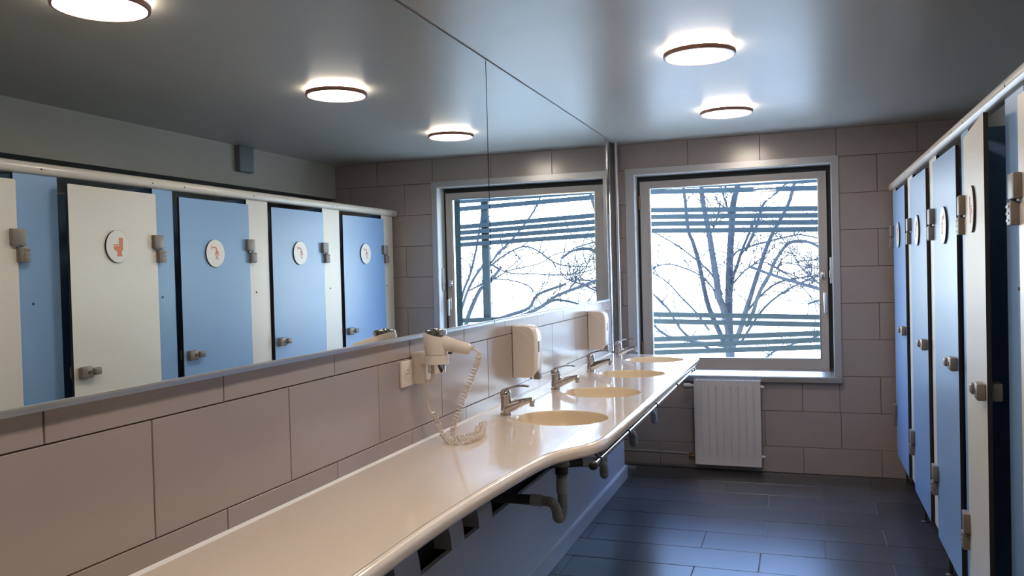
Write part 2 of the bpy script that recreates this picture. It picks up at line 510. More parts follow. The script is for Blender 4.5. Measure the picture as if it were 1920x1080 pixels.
# ================================================================ MIRRORS (two tall sheets up to the ceiling)
def mirror_x(y, z): return -0.004 * (y - 3.0) + 0.001 * (z - ZM)
def mirror_sheet(y0, y1, label):
    t = tag(empty('wall_mirror', (0, (y0 + y1) / 2, ZM)), label, 'mirror')
    mb = MB(); z0, z1, d = ZM + 0.008, H - 0.004, 0.004
    v = [(mirror_x(y, z) - q, y, z) for q in (0, d) for (y, z) in ((y0, z0), (y1, z0), (y1, z1), (y0, z1))]
    mb.add(v, [(0, 1, 2, 3), (7, 6, 5, 4), (0, 4, 5, 1), (1, 5, 6, 2), (2, 6, 7, 3), (3, 7, 4, 0)])
    wobj(mb, 'mirror_glass', M['mirror'], t)
    mb = MB(); xa, xb = mirror_x(y0, ZM), mirror_x(y1, ZM)
    v = []
    for (x, y) in ((xa, y0), (xb, y1)):
        v += [(x - 0.012, y, ZM), (x + 0.009, y, ZM), (x + 0.010, y, ZM + 0.009), (x + 0.006, y, ZM + 0.0125), (x - 0.012, y, ZM + 0.0125)]
    mb.add(v, [(0, 1, 6, 5), (1, 2, 7, 6), (2, 3, 8, 7), (3, 4, 9, 8), (4, 0, 5, 9), (0, 4, 3, 2, 1), (5, 6, 7, 8, 9)])
    wobj(mb, 'bottom_trim', M['chrome_rough'], t)
    return t
mirror_sheet(Y0 + 0.02, 3.3070, 'long near mirror sheet over the empty half of the counter')
far_m = mirror_sheet(3.3150, 5.605, 'shorter far mirror sheet over the basins, beside the window')
mb = MB(); mb.box((-0.020, 5.6055, ZM), (-0.008, 5.618, H - 0.002))
wobj(mb, 'edge_trim', M['chrome_rough'], far_m)
mb = MB(); mb.box((XT - 0.004, 3.295, ZM + 0.012), (XT - 0.001, 3.327, H - 0.004)); wobj(mb, 'joint_backing', M['core'], far_m)
mb = MB(); mb.lathe([(0.024, 0.88), (0.024, H - 0.001)], (-0.028, 5.70, 0), n=24)
tag(mb.obj('vertical_pipe', M['chrome']), 'thick chrome pipe rising to the ceiling just past the mirror', 'pipe')
mb = MB(); mb.lathe([(0.013, 0.0), (0.013, H - 0.001)], (0.0, 5.90, 0), n=16)
tag(mb.obj('vertical_pipe', M['alu']), 'thin pale grey pipe running floor to ceiling in the window corner', 'pipe')

# ================================================================ SERVICE PANEL under the counter
apron = tag(empty('white_lining', (0.06, 2.0, 0)), 'white lining panel with dark slots under the long counter', 'panel')
mb = MB(); mb.box((0.050, Y0 + 0.01, 0.0), (0.070, 5.63, 0.475)); mb.box((XT + 0.001, 5.61, 0.0), (0.0695, 5.63, 0.475))
wobj(mb, 'front_board', M['panel_white'], apron)
mb = MB(); mb.prism([(0.070, 0.0), (0.086, 0.0), (0.086, 0.078), (0.081, 0.086), (0.070, 0.088)], Y0 + 0.01, 5.65)
mb.box((0.0, 5.631, 0.0), (0.0845, 5.650, 0.0845))
bb = mb.obj('baseboard_left', M['panel_white']); bb['kind'] = 'structure'
def cove(y0, y1):
    mb = MB(); prof = [(0.001, 0.476), (0.070, 0.476)]
    for k in range(1, 9):
        a = pi / 2 * k / 8
        prof.append((0.070 - 0.062 * (1 - cos(a)) * 1.0, 0.476 + 0.14 * sin(a)))
    prof.append((0.001, 0.66))
    mb.prism(prof, y0, y1)
    return wobj(mb, 'curved_gusset', M['panel_white'], apron)
for y0, y1 in ((1.30, 1.50), (1.78, 1.98), (2.24, 2.405), (2.657, 2.774), (2.919, 3.065)): cove(y0, y1)
mb = MB(); mb.box((XT + 0.0005, Y0 + 0.01, 0.02), (0.0005, 5.60, 0.678)); wobj(mb, 'slot_shade_sheet', M['core'], apron)  # black sheet standing in for the shade in the cavity behind the slots

# ================================================================ COUNTER
ZC = 0.872
front = [(0.437, Y0 + 0.01), (0.437, 1.4), (0.434, 1.73), (0.444, 2.02), (0.462, 2.25), (0.480, 2.42), (0.500, 2.52), (0.530, 2.585), (0.565, 2.64), (0.592, 2.70), (0.610, 2.79), (0.614, 2.95), (0.614, 3.3), (0.617, 4.03), (0.618, 5.0), (0.618, 5.44)]
fr = [Vector((p[0], p[1], 0)) for p in front[:2]] + catmull([(p[0], p[1], 0) for p in front[1:]], 5)[1:]
fr = fr[:-1] + [Vector((0.617, 5.47, 0)), Vector((0.609, 5.505, 0)), Vector((0.590, 5.522, 0))] + [Vector((0.40, 5.562, 0)), Vector((0.2, 5.604, 0)), Vector((XT + 0.001, 5.648, 0))]
nrm = []
for i in range(len(fr)):
    t = (fr[min(i + 1, len(fr) - 1)] - fr[max(i - 1, 0)]).normalized()
    nrm.append(Vector((t.y, -t.x, 0)))
nrm[0] = Vector((1, 0, 0))
RR = 0.019
SINKS = [(0.347, 3.145), (0.350, 3.838), (0.352, 4.548), (0.358, 5.26)]
SA, SB, NS = 0.186, 0.172, 48
prof = []
for k in range(6):
    a = pi / 2 * k / 5
    prof.append((-RR + RR * sin(a), -RR + RR * cos(a)))
prof += [(0.0, -0.030)]
for k in range(1, 5):
    a = pi / 2 * k / 4
    prof.append((-0.010 + 0.010 * cos(a), -0.030 - 0.010 * sin(a)))
prof.append((-0.05, -0.040))
bm = bmesh.new()
rows = []
for d, z in prof:
    rows.append([bm.verts.new((max(p.x + n.x * d, XT + 0.0005), p.y + n.y * d, ZC + z)) for p, n in zip(fr, nrm)])
for a, b2 in zip(rows, rows[1:]):
    for i in range(len(fr) - 1):
        f = bm.faces.new((a[i], a[i + 1], b2[i + 1], b2[i])); f.smooth = True
def cap(row, z, flip):
    bx = XT + 0.0005
    c1 = bm.verts.new((bx, row[0].co.y, z))
    loop = row + [c1]
    es = []
    for i in range(len(loop)):
        a, b2 = loop[i], loop[(i + 1) % len(loop)]
        e = bm.edges.get((a, b2)) or bm.edges.new((a, b2)); es.append(e)
    rims = []
    for (sx, sy) in SINKS:
        vs = [bm.verts.new((sx + SA * cos(2 * pi * k / NS), sy + SB * sin(2 * pi * k / NS), z)) for k in range(NS)]
        rims.append(vs)
        es += [bm.edges.new((vs[k], vs[(k + 1) % NS])) for k in range(NS)]
    r_ = bmesh.ops.triangle_fill(bm, use_beauty=True, edges=es)
    return rims
cap(rows[0], ZC, False)
cap(rows[-1], ZC - 0.040, True)
bm.normal_update()
for f in bm.faces:
    if abs(f.normal.z) > 0.99 and abs(f.calc_center_median().z - ZC) < 1e-4 and f.normal.z < 0: f.normal_flip()
    if abs(f.normal.z) > 0.99 and abs(f.calc_center_median().z - ZC + 0.04) < 1e-4 and f.normal.z > 0: f.normal_flip()
counter = tag(empty('vanity_counter', (0.25, 2.0, ZC)), 'long cream solid-surface counter with four oval basins under the mirrors', 'counter')
for v in bm.verts: v.co -= Vector((0.25, 2.0, ZC))
me = bpy.data.meshes.new('worktop'); bm.to_mesh(me); bm.free(); me.materials.append(M['counter'])
o = bpy.data.objects.new('worktop', me); COL.objects.link(o); o.parent = counter
for si, (sx, sy) in enumerate(SINKS):
    mb = MB(); rings = []
    pr = [(1.003, 0.0), (0.992, -0.0015), (0.982, -0.007), (0.965, -0.025), (0.93, -0.055), (0.86, -0.088), (0.74, -0.113), (0.55, -0.128), (0.30, -0.135), (0.12, -0.138)]
    back = [(0.12, -0.150), (0.32, -0.148), (0.60, -0.140), (0.82, -0.122), (0.95, -0.085), (1.02, -0.045), (1.035, -0.037)]
    allr = pr + back
    v = []
    for s_, h_ in allr:
        h_ = h_ if h_ > -0.04 else -0.04 + (h_ + 0.04) * 0.86
        v += [(sx + SA * s_ * cos(2 * pi * k / NS), sy + SB * s_ * sin(2 * pi * k / NS), ZC + h_) for k in range(NS)]
    f = [(i * NS + k, i * NS + (k + 1) % NS, (i + 1) * NS + (k + 1) % NS, (i + 1) * NS + k) for i in range(len(allr) - 1) for k in range(NS)]
    mb.add(v, f, 0, True)
    bs = wobj(mb, 'basin', M['basin'], counter)
    mb = MB(); mb.lathe([(0.030, ZC - 0.1235), (0.028, ZC - 0.119), (0.020, ZC - 0.118), (0.016, ZC - 0.122), (0.0001, ZC - 0.122)], (sx, sy, 0), n=20, cap=False)
    wobj(mb, 'basin_waste', M['chrome'], bs)
    mb = MB(); mb.lathe([(0.006, 0.0), (0.006, 0.004)], (sx - SA * 0.965, sy, ZC - 0.030), n=10, axis='x'); wobj(mb, 'overflow_hole', M['core'], bs)
mb = MB(); mb.prism([(XT, ZC - 0.001), (XT + 0.011, ZC - 0.001), (XT + 0.008, ZC + 0.001), (XT + 0.003, ZC + 0.0035), (XT, ZC + 0.0055)], Y0 + 0.02, 5.62)
wobj(mb, 'sealant_bead', M['caulk'], counter)

# ================================================================ TAPS
def make_tap():
    t = empty('basin_tap')
    mb = MB()
    mb.lathe([(0.0245, 0.0), (0.0245, 0.004), (0.0225, 0.006)], n=28)
    mb.tube([(0.0, 0, 0.004), (0.001, 0, 0.03), (0.003, 0, 0.055), (0.002, 0, 0.076)], [0.0225, 0.0215, 0.0220, 0.0225], n=24)
    mb.obj('body', M['chrome'], t)
    mb = MB()   # spout: rises out of the front of the body and reaches over the basin
    P = catmull([(0.003, 0, 0.026), (0.030, 0, 0.037), (0.062, 0, 0.050), (0.095, 0, 0.060), (0.118, 0, 0.063)], 5)
    n = len(P); mb.tube(P, [0.0238 - 0.0128 * min(1, i / (n * 0.7)) for i in range(n)], n=18)
    mb.lathe([(0.0105, 0), (0.0105, 0.016), (0.0125, 0.018), (0.0125, 0.026)], (0.114, 0, 0.036), n=18)
    mb.obj('spout', M['chrome'], t)
    mb = MB()
    mb.lathe([(0.0225, 0.078), (0.0235, 0.082), (0.0225, 0.092), (0.017, 0.101), (0.006, 0.105), (0.0001, 0.1055)], n=24)
    Q = catmull([(-0.012, 0, 0.098), (0.012, 0, 0.107), (0.045, 0, 0.117), (0.080, 0, 0.120), (0.104, 0, 0.117)], 5)
    k = len(mb.v)
    for i, q in enumerate(Q):
        s_ = i / (len(Q) - 1); wd = 0.013 - 0.005 * s_ ; th = 0.0055 - 0.003 * s_
        for (a, c) in ((-wd, -th), (wd, -th), (wd * 0.8, th), (-wd * 0.8, th)): mb.v.append((q.x, a, q.z + c))
    for i in range(len(Q) - 1):
        for j in range(4): mb.f.append([k + i * 4 + j, k + i * 4 + (j + 1) % 4, k + (i + 1) * 4 + (j + 1) % 4, k + (i + 1) * 4 + j]); mb.m.append(0); mb.sm.append(True)
    e = len(Q) - 1
    for idx in ([0, 1, 2, 3], [e * 4 + 3, e * 4 + 2, e * 4 + 1, e * 4]): mb.f.append([k + q for q in idx]); mb.m.append(0); mb.sm.append(False)
    mb.obj('lever', M['chrome'], t)
    return t
tap = make_tap()
TAPS = [(0.099, 3.176, 'chrome mixer tap on the nearest basin, next to the hair dryer cord'),
        (0.101, 3.896, 'chrome mixer tap on the second basin, past the first dispenser'),
        (0.098, 4.624, 'chrome mixer tap on the third basin, below the far dispenser'),
        (0.095, 5.400, 'chrome mixer tap on the last basin, against the window')]
for i, (x, y, lb) in enumerate(TAPS):
    t = tap if i == 0 else copy_tree(tap)
    t.location = (x, y, ZC)
    t.rotation_euler = (0, 0, radians((0, -3, 4, 2)[i]))
    tag(t, lb, 'tap', 'mixer taps along the counter')

# ================================================================ DISPENSERS
def make_disp():
    t = empty('soap_dispenser')
    mb = MB()
    D_, Hh, W_ = 0.108, 0.240, 0.105
    pf = [(0.0, 0.0), (0.072, 0.0), (0.095, 0.006), (0.108, 0.030), (0.112, 0.10), (0.112, 0.19), (0.104, 0.222), (0.088, 0.236), (0.060, 0.240), (0.0, 0.240)]
    inner = [(x + (0.003 if x == 0 else -0.004 if x > 0.05 else 0), z + (0.004 if z < 0.05 else -0.004)) for x, z in pf]
    n = len(pf); ys = [(0.0, inner), (0.006, pf), (W_ - 0.006, pf), (W_, inner)]
    k = len(mb.v)
    for y, q in ys: mb.v += [(p[0], y, p[1]) for p in q]
    for i in range(3):
        for j in range(n): mb.f.append([k + i * n + j, k + i * n + (j + 1) % n, k + (i + 1) * n + (j + 1) % n, k + (i + 1) * n + j]); mb.m.append(0); mb.sm.append(True)
    mb.f.append([k + j for j in range(n)]); mb.m.append(0); mb.sm.append(False)
    mb.f.append([k + 3 * n + j for j in range(n)]); mb.m.append(0); mb.sm.append(False)
    mb.obj('casing', M['plastic'], t)
    mb = MB()   # raised curved rib on each cheek
    arc = [(0.012 + 0.094 * sin(a), 0.075 + 0.150 * cos(a)) for a in [pi / 2 * k / 10 for k in range(11)]]
    mb.tube([(x, -0.0004, z) for x, z in arc], 0.0012, n=6); mb.obj('seam', M['plastic'], t)
    mb = MB(); mb.bbox((0.088, 0.032, -0.012), (0.118, 0.074, 0.026), 0.007)
    mb.obj('push_lever', M['taupe'], t)
    mb = MB(); mb.lathe([(0.006, -0.010), (0.008, 0.004)], (0.070, 0.054, 0), n=12); mb.obj('nozzle', M['plastic_old'], t)
    mb = MB(); mb.box((0.1085, 0.044, 0.115), (0.1135, 0.062, 0.165)); mb.obj('level_window', M['pipe_dark'], t)
    return t
d = make_disp()
for i, (y, z, lb) in enumerate([(3.572, 0.970, 'white wall dispenser between the first and second taps'), (4.990, 0.960, 'white wall dispenser in the far mirror end, above the third tap')]):
    t = d if i == 0 else copy_tree(d)
    t.location = (XT + 0.0005, y, z)
    tag(t, lb, 'dispenser', 'dispensers on the tiles under the mirror')

# ================================================================ SOCKET
t = tag(empty('wall_socket', (XT, 2.487, 1.083)), 'square white power socket on the tiles left of the hair dryer', 'socket')
mb = MB(); mb.bbox((0.0, -0.042, 0.0), (0.011, 0.042, 0.086), 0.003); mb.obj('cover_plate', M['plastic'], t)
mb = MB(); mb.lathe([(0.0215, 0.010), (0.0215, 0.0125), (0.0195, 0.0125), (0.0185, 0.0085), (0.0001, 0.0085)], (0, 0, 0.043), n=28, axis='x', cap=False)
mb.lathe([(0.0195, 0.0114), (0.0001, 0.0114)], (0, 0, 0.043), n=28, axis='x', cap=False); rz = mb.obj('socket_well', M['plastic'], t)
for (a, c) in ((-0.0095, 0.043), (0.0095, 0.043), (0, 0.054)):
    mb = MB(); mb.lathe([(0.0026, 0.0112), (0.0026, 0.0122)], (0, a, c), n=10, axis='x'); mb.obj('pin_hole', M['plug'], rz)

# ================================================================ HAIR DRYER in its wall cradle
t = tag(empty('hair_dryer_holder', (XT, 2.565, 1.087)), 'white wall cradle holding the hair dryer beside the socket', 'holder')
mb = MB(); mb.bbox((XT + 0.0005, 2.530, 1.083), (0.046, 2.602, 1.192), 0.008); wobj(mb, 'back_box', M['plastic'], t)
mb = MB(); HC = (0.100, 2.512)
ring = [(HC[0] + 0.041 * cos(2 * pi * k / 32), HC[1] + 0.041 * sin(2 * pi * k / 32)) for k in range(32)]
ring_i = [(HC[0] + 0.036 * cos(2 * pi * k / 32), HC[1] + 0.036 * sin(2 * pi * k / 32)) for k in range(32)]
v = [(a, b2, z) for z in (1.158, 1.188) for (a, b2) in ring] + [(a, b2, z) for z in (1.158, 1.188) for (a, b2) in ring_i]
f = []
for k in range(32):
    j = (k + 1) % 32
    f += [(k, j, 32 + j, 32 + k), (64 + k, 96 + k, 96 + j, 64 + j), (32 + k, 32 + j, 96 + j, 96 + k), (k, 64 + k, 64 + j, j)]
mb.add(v, f, 0, False)
mb.bbox((0.040, 2.498, 1.158), (0.066, 2.560, 1.188), 0.004)
wobj(mb, 'support_ring', M['plastic'], t)
mb = MB(); P = catmull([(0.040, 2.545, 1.095), (0.060, 2.540, 1.092), (0.074, 2.530, 1.105), (0.078, 2.526, 1.128)], 6)
mb.tube(P, 0.0075, n=12); wobj(mb, 'cord_guard', M['plastic'], t)

t = tag(empty('hair_dryer', (HC[0], HC[1], 1.13)), 'white hair dryer with chrome ends resting in the wall cradle', 'hair dryer')
mb = MB()
mb.tube([(HC[0], HC[1], 1.189), (HC[0], HC[1], 1.200), (HC[0] - 0.003, HC[1], 1.225), (HC[0] - 0.004, HC[1], 1.250), (HC[0] - 0.002, HC[1], 1.257)], [0.0365, 0.039, 0.0405, 0.0405, 0.0395], n=32)
wobj(mb, 'housing', M['plastic'], t)
mb = MB(); mb.lathe([(0.0385, 1.256), (0.0385, 1.267), (0.035, 1.271), (0.026, 1.2735), (0.0001, 1.2738)], (HC[0] - 0.002, HC[1], 0), n=32)
for a in range(3): mb.lathe([(0.010 + 0.007 * a, 1.2730), (0.0115 + 0.007 * a, 1.2755 - 0.0008 * a), (0.013 + 0.007 * a, 1.2725 - 0.001 * a)], (HC[0] - 0.002, HC[1], 0), n=24, cap=False)
wobj(mb, 'air_intake', M['chrome'], t)
mb = MB(); mb.lathe([(0.0300, 1.190), (0.0295, 1.130), (0.0285, 1.1285), (0.0275, 1.130), (0.0275, 1.16)], (HC[0], HC[1], 0), n=32, cap=False); wobj(mb, 'nozzle', M['chrome'], t)
mb = MB()
P = [(HC[0] + 0.025, HC[1], 1.226), (HC[0] + 0.045, HC[1], 1.223), (HC[0] + 0.068, HC[1], 1.218), (HC[0] + 0.090, HC[1] + 0.001, 1.213), (HC[0] + 0.115, HC[1] + 0.002, 1.208), (HC[0] + 0.122, HC[1] + 0.002, 1.207)]
RZ = [(0.024, 0.029), (0.020, 0.025), (0.0175, 0.0225), (0.0165, 0.0205), (0.0155, 0.019), (0.010, 0.013)]
k = len(mb.v); n = 16
for p_, (ry, rz_) in zip(P, RZ):
    for j in range(n):
        a = 2 * pi * j / n; mb.v.append((p_[0] + 0.15 * rz_ * sin(a), p_[1] + ry * cos(a), p_[2] + rz_ * sin(a)))
for i in range(len(P) - 1):
    for j in range(n): mb.f.append([k + i * n + j, k + i * n + (j + 1) % n, k + (i + 1) * n + (j + 1) % n, k + (i + 1) * n + j]); mb.m.append(0); mb.sm.append(True)
mb.f.append([k + (len(P) - 1) * n + j for j in range(n)]); mb.m.append(0); mb.sm.append(False)
hd = wobj(mb, 'handle', M['plastic'], t)
mb = MB(); mb.bbox((HC[0] + 0.048, HC[1] - 0.016, 1.192), (HC[0] + 0.062, HC[1] - 0.010, 1.199), 0.002); wobj(mb, 'switch', M['taupe_dark'], hd)
mb = MB(); mb.tube([(HC[0] + 0.120, HC[1] + 0.002, 1.207), (HC[0] + 0.132, HC[1] + 0.004, 1.211), (HC[0] + 0.138, HC[1] + 0.006, 1.219)], 0.0028, n=8)
P = catmull([(HC[0] + 0.120, HC[1] + 0.002, 1.207), (HC[0] + 0.136, HC[1] + 0.008, 1.205), (0.244, 2.530, 1.196), (0.238, 2.548, 1.186)], 5); mb.tube(P, 0.0030, n=8)
wobj(mb, 'cord_relief', M['plastic'], t)

# coiled cord
def coil(path, R, r_, pitch, sub=14):
    P = catmull(path, 24); L_ = [0]
    for a, b2 in zip(P, P[1:]): L_.append(L_[-1] + (b2 - a).length)
    tot = L_[-1]; turns = tot / pitch; N = int(turns * sub); out = []; i = 0
    u = Vector((0, 1, 0.2)).normalized()
    for k in range(N + 1):
        s_ = tot * k / N
        while i < len(L_) - 2 and L_[i + 1] < s_: i += 1
        f_ = (s_ - L_[i]) / max(1e-9, L_[i + 1] - L_[i]); c = P[i].lerp(P[i + 1], f_)
        T = (P[min(i + 2, len(P) - 1)] - P[max(i - 1, 0)]).normalized()
        u = (u - T * u.dot(T)); u.normalize(); w_ = T.cross(u)
        a = 2 * pi * turns * k / N; e = min(1, min(k, N - k) / (sub * 1.2))
        out.append(c + (u * cos(a) + w_ * sin(a)) * R * e)
    return out
cz = ZC + 0.0115
path = [(0.238, 2.548, 1.186), (0.222, 2.590, 1.172), (0.204, 2.612, 1.148), (0.184, 2.625, 1.110), (0.160, 2.630, 1.060), (0.138, 2.628, 1.010), (0.118, 2.630, 0.965), (0.098, 2.640, 0.925), (0.088, 2.655, 0.895), (0.105, 2.655, cz), (0.140, 2.660, cz), (0.150, 2.720, cz), (0.128, 2.790, cz), (0.110, 2.840, cz)]
cord = t
mb = MB(); mb.tube(coil(path, 0.0086, 0.0026, 0.0130), 0.0023, n=6); wobj(mb, 'hanging_coil', M['plastic'], cord)
path = [(0.110, 2.840, cz), (0.128, 2.855, cz + 0.012), (0.148, 2.800, cz + 0.010), (0.172, 2.720, cz), (0.178, 2.640, cz), (0.158, 2.580, cz), (0.118, 2.575, cz), (0.080, 2.612, cz + 0.002), (0.058, 2.620, 0.905), (0.052, 2.612, 0.932), (0.050, 2.600, 0.958), (0.048, 2.590, 0.978)]
mb = MB(); mb.tube(coil(path, 0.0086, 0.0026, 0.0125), 0.0023, n=6); wobj(mb, 'lying_coil', M['plastic'], cord)
mb = MB(); mb.tube(catmull([(0.048, 2.590, 0.978), (0.049, 2.562, 0.984), (0.050, 2.536, 1.015), (0.050, 2.526, 1.055), (0.052, 2.524, 1.085), (0.060, 2.534, 1.096)], 8), 0.0032, n=8); wobj(mb, 'straight_lead', M['plastic'], cord)

# ================================================================ BAR under the counter edge
t = tag(empty('towel_bar', (0.600, 4.0, 0.812)), 'chrome bar with black end cap slung under the counter front edge', 'rail')
BX, BZ = 0.600, 0.812
mb = MB(); mb.tube([(BX, 2.640, BZ), (BX, 5.27, BZ)], 0.0095, n=16); wobj(mb, 'bar', M['chrome'], t)
for y, m_ in ((2.634, 'black'), (5.268, 'chrome')):
    mb = MB(); mb.lathe([(0.0001, -0.014), (0.010, -0.012), (0.015, -0.005), (0.0155, 0.004), (0.012, 0.012)], (BX, y, BZ), n=18, axis='y'); wobj(mb, 'end_cap', M[m_], t)
for y in (2.72, 3.20, 3.86, 4.53, 5.16):
    mb = MB(); mb.tube([(BX, y - 0.004, BZ), (BX, y + 0.004, BZ)], 0.0125, n=16); mb.tube([(BX - 0.004, y, BZ + 0.010), (BX - 0.014, y, ZC - 0.0395)], 0.005, n=8)
    wobj(mb, 'bracket', M['black'], t)

# ================================================================ DRAIN TRAPS
def make_trap():
    t = empty('basin_trap'); mb = MB()
    mb.lathe([(0.040, 0.0), (0.040, -0.012), (0.032, -0.020), (0.030, -0.045), (0.033, -0.045), (0.033, -0.052)], n=24); mb.obj('collar', M['plastic_old'], t)
    mb = MB(); mb.lathe([(0.026, -0.05), (0.026, -0.085), (0.022, -0.086), (0.022, -0.10)], n=20); mb.obj('dark_nut', M['pipe_dark'], t)
    mb = MB(); mb.lathe([(0.022, -0.088), (0.022, -0.115), (0.024, -0.115), (0.024, -0.160), (0.021, -0.162)], n=20); mb.obj('tailpiece', M['panel_white'], t)
    P = catmull([(0, 0, -0.15), (0, 0, -0.185), (0, 0.001, -0.222), (-0.002, -0.010, -0.246), (-0.005, -0.028, -0.254), (-0.008, -0.046, -0.245), (-0.010, -0.052, -0.222), (-0.018, -0.052, -0.198), (-0.035, -0.050, -0.187), (-0.060, -0.047, -0.185), (-0.080, -0.046, -0.185)], 10)
    mb = MB(); mb.tube(P, [0.0195 + (0.0 if 12 > i else 0.0014 * sin(i * 1.6)) for i in range(len(P))], n=18); mb.obj('ribbed_bend', M['plastic_old'], t)
    mb = MB(); mb.tube([(-0.068, -0.046, -0.185), (-0.115, -0.045, -0.185)], 0.0235, n=18); mb.obj('coupling', M['panel_white'], t)
    mb = MB(); mb.tube([(-0.110, -0.045, -0.185), (-0.277, -0.045, -0.185)], 0.0205, n=18); mb.obj('waste_pipe', M['pipe_dark'], t)
    return t
tr0 = make_trap()
for i, lb in enumerate(['grey ribbed drain trap under the nearest basin, fully in view', 'grey drain trap under the second basin, behind the bar end cap', 'grey drain trap under the third basin, against the dark corner', 'grey drain trap under the last basin by the window']):
    t = tr0 if i == 0 else copy_tree(tr0)
    t.location = (0.347, SINKS[i][1] - (0.02 if i == 0 else 0.0), ZC - 0.1350)
    if i: t.scale = (1, 1, 1); t.rotation_euler = (0, 0, radians((0, 28, 32, 20)[i]))
    tag(t, lb, 'drain', 'drain traps under the basins')
t = tag(empty('service_duct', (0.2, 3.0, 0.6)), 'dark pipe run under the counter beside the nearest drain', 'pipe')
mb = MB(); mb.tube([(0.028, 3.09, 0.60), (0.028, 5.55, 0.60)], 0.022, n=14); wobj(mb, 'collector_pipe', M['pipe_dark'], t)

# ================================================================ RADIATOR
RX0, RX1, RZ0, RZ1, RY = 0.520, 0.969, 0.054, 0.651, L - 0.090
t = tag(empty('radiator', ((RX0 + RX1) / 2, L, RZ0)), 'small white panel radiator with vertical flutes under the window', 'radiator')
mb = MB()    # fluted front: profile across x, swept in z, flutes fade at both ends
NF = 8; cols = []
xs = [RX0, RX0 + 0.018]
pitch_ = (RX1 - RX0 - 0.036) / NF
for i in range(NF):
    c = RX0 + 0.018 + pitch_ * (i + 0.5)
    xs += [c - 0.007, c - 0.002, c + 0.002, c + 0.007]
xs += [RX1 - 0.018, RX1]
dep = [0, 0] + [0, 1, 1, 0] * NF + [0, 0]
zs = [(RZ0, 0), (RZ0 + 0.022, 0), (RZ0 + 0.05, 1), (RZ1 - 0.06, 1), (RZ1 - 0.035, 0), (RZ1, 0)]
k = len(mb.v)
for z, q in zs:
    for x, dd in zip(xs, dep): mb.v.append((x, RY + 0.006 * q * dd, z))
nx = len(xs)
for i in range(len(zs) - 1):
    for j in range(nx - 1): mb.f.append([k + i * nx + j, k + i * nx + j + 1, k + (i + 1) * nx + j + 1, k + (i + 1) * nx + j]); mb.m.append(0); mb.sm.append(False)
wobj(mb, 'fluted_panel', M['radiator'], t)
mb = MB(); mb.box((RX0, RY + 0.0075, RZ0), (RX1, RY + 0.012, RZ1)); mb.box((RX0, RY + 0.058, RZ0), (RX1, RY + 0.066, RZ1))
mb.box((RX0 - 0.003, RY - 0.001, RZ0), (RX0, RY + 0.068, RZ1 - 0.002)); mb.box((RX1, RY - 0.001, RZ0), (RX1 + 0.003, RY + 0.068, RZ1 - 0.002))
mb.box((RX0 - 0.003, RY - 0.004, RZ0 - 0.004), (RX1 + 0.003, RY + 0.0, RZ0 + 0.006)); wobj(mb, 'casing', M['radiator'], t)
mb = MB()
for k in range(22):
    x = RX0 + 0.012 + k * (RX1 - RX0 - 0.024) / 21
    mb.box((x - 0.003, RY + 0.004, RZ1 - 0.006), (x + 0.003, RY + 0.061, RZ1 - 0.001))
mb.box((RX0 - 0.003, RY - 0.001, RZ1 - 0.004), (RX1 + 0.003, RY + 0.005, RZ1 + 0.002)); mb.box((RX0 - 0.003, RY + 0.062, RZ1 - 0.004), (RX1 + 0.003, RY + 0.068, RZ1 + 0.002))
wobj(mb, 'top_grille', M['radiator'], t)
for x in (RX0 + 0.06, RX1 - 0.06):
    mb = MB(); mb.box((x - 0.012, RY + 0.066, 0.12), (x + 0.012, L + 0.001, 0.60)); wobj(mb, 'wall_bracket', M['radiator'], t)
for (z, n_) in ((0.605, 0), (0.115, 0)):
    mb = MB(); mb.lathe([(0.012, 0.0), (0.012, 0.014), (0.008, 0.016), (0.008, 0.026)], (RX1 + 0.003, RY + 0.034, z), n=12, axis='x'); wobj(mb, 'end_plug', M['radiator'], t)
mb = MB(); mb.lathe([(0.013, -0.05), (0.013, -0.02), (0.009, -0.018), (0.009, 0.0)], (RX0 - 0.003, RY + 0.034, 0.100), n=14, axis='x')
mb.tube([(RX0 - 0.038, RY + 0.034, 0.075), (RX0 - 0.038, RY + 0.034, 0.125)], 0.013, n=14); wobj(mb, 'valve', M['copper'], t)
mb = MB(); mb.lathe([(0.017, -0.075), (0.019, -0.06), (0.019, -0.03), (0.013, -0.022), (0.010, 0.0)], (RX0 - 0.003, RY + 0.034, 0.605), n=18, axis='x'); wobj(mb, 'thermostat_knob', M['plastic_old'], t)
mb = MB(); mb.tube(catmull([(-0.015, L - 0.055, 0.120), (0.15, L - 0.055, 0.120), (0.40, L - 0.056, 0.116), (RX0 - 0.055, L - 0.056, 0.114), (RX0 - 0.040, L - 0.056, 0.095)], 5), 0.009, n=10)
tag(mb.obj('heating_pipe', M['pipe_paint']), 'thin painted pipe running low along the wall to the radiator', 'pipe')

# ================================================================ CUBICLES
XD = 1.820            # door faces
XP = 1.835            # panel faces
ZB, ZD, ZP = 0.215, 1.897, 1.945
def slab(y0, y1, x0, x1, z0, z1, face, core='core', r_=0.008):
    """laminate sheet: coloured faces on +x and -x, black core on the edges, softly rounded corners"""
    mb = MB(); n = 4; pl = []
    for (cy, cz_, a0) in ((y1 - r_, z1 - r_, 0), (y0 + r_, z1 - r_, 1), (y0 + r_, z0 + r_, 2), (y1 - r_, z0 + r_, 3)):
        for k in range(n + 1):
            a = (a0 + k / n) * pi / 2; pl.append((cy + r_ * cos(a), cz_ + r_ * sin(a)))
    k = len(pl); v = [(x0, p[0], p[1]) for p in pl] + [(x1, p[0], p[1]) for p in pl]
    mb.add(v, [list(range(k)), list(range(k, 2 * k))[::-1]], 0)
    mb.add(v, [[j, (j + 1) % k, k + (j + 1) % k, k + j] for j in range(k)], 1)
    return mb, [M[face], M[core]]
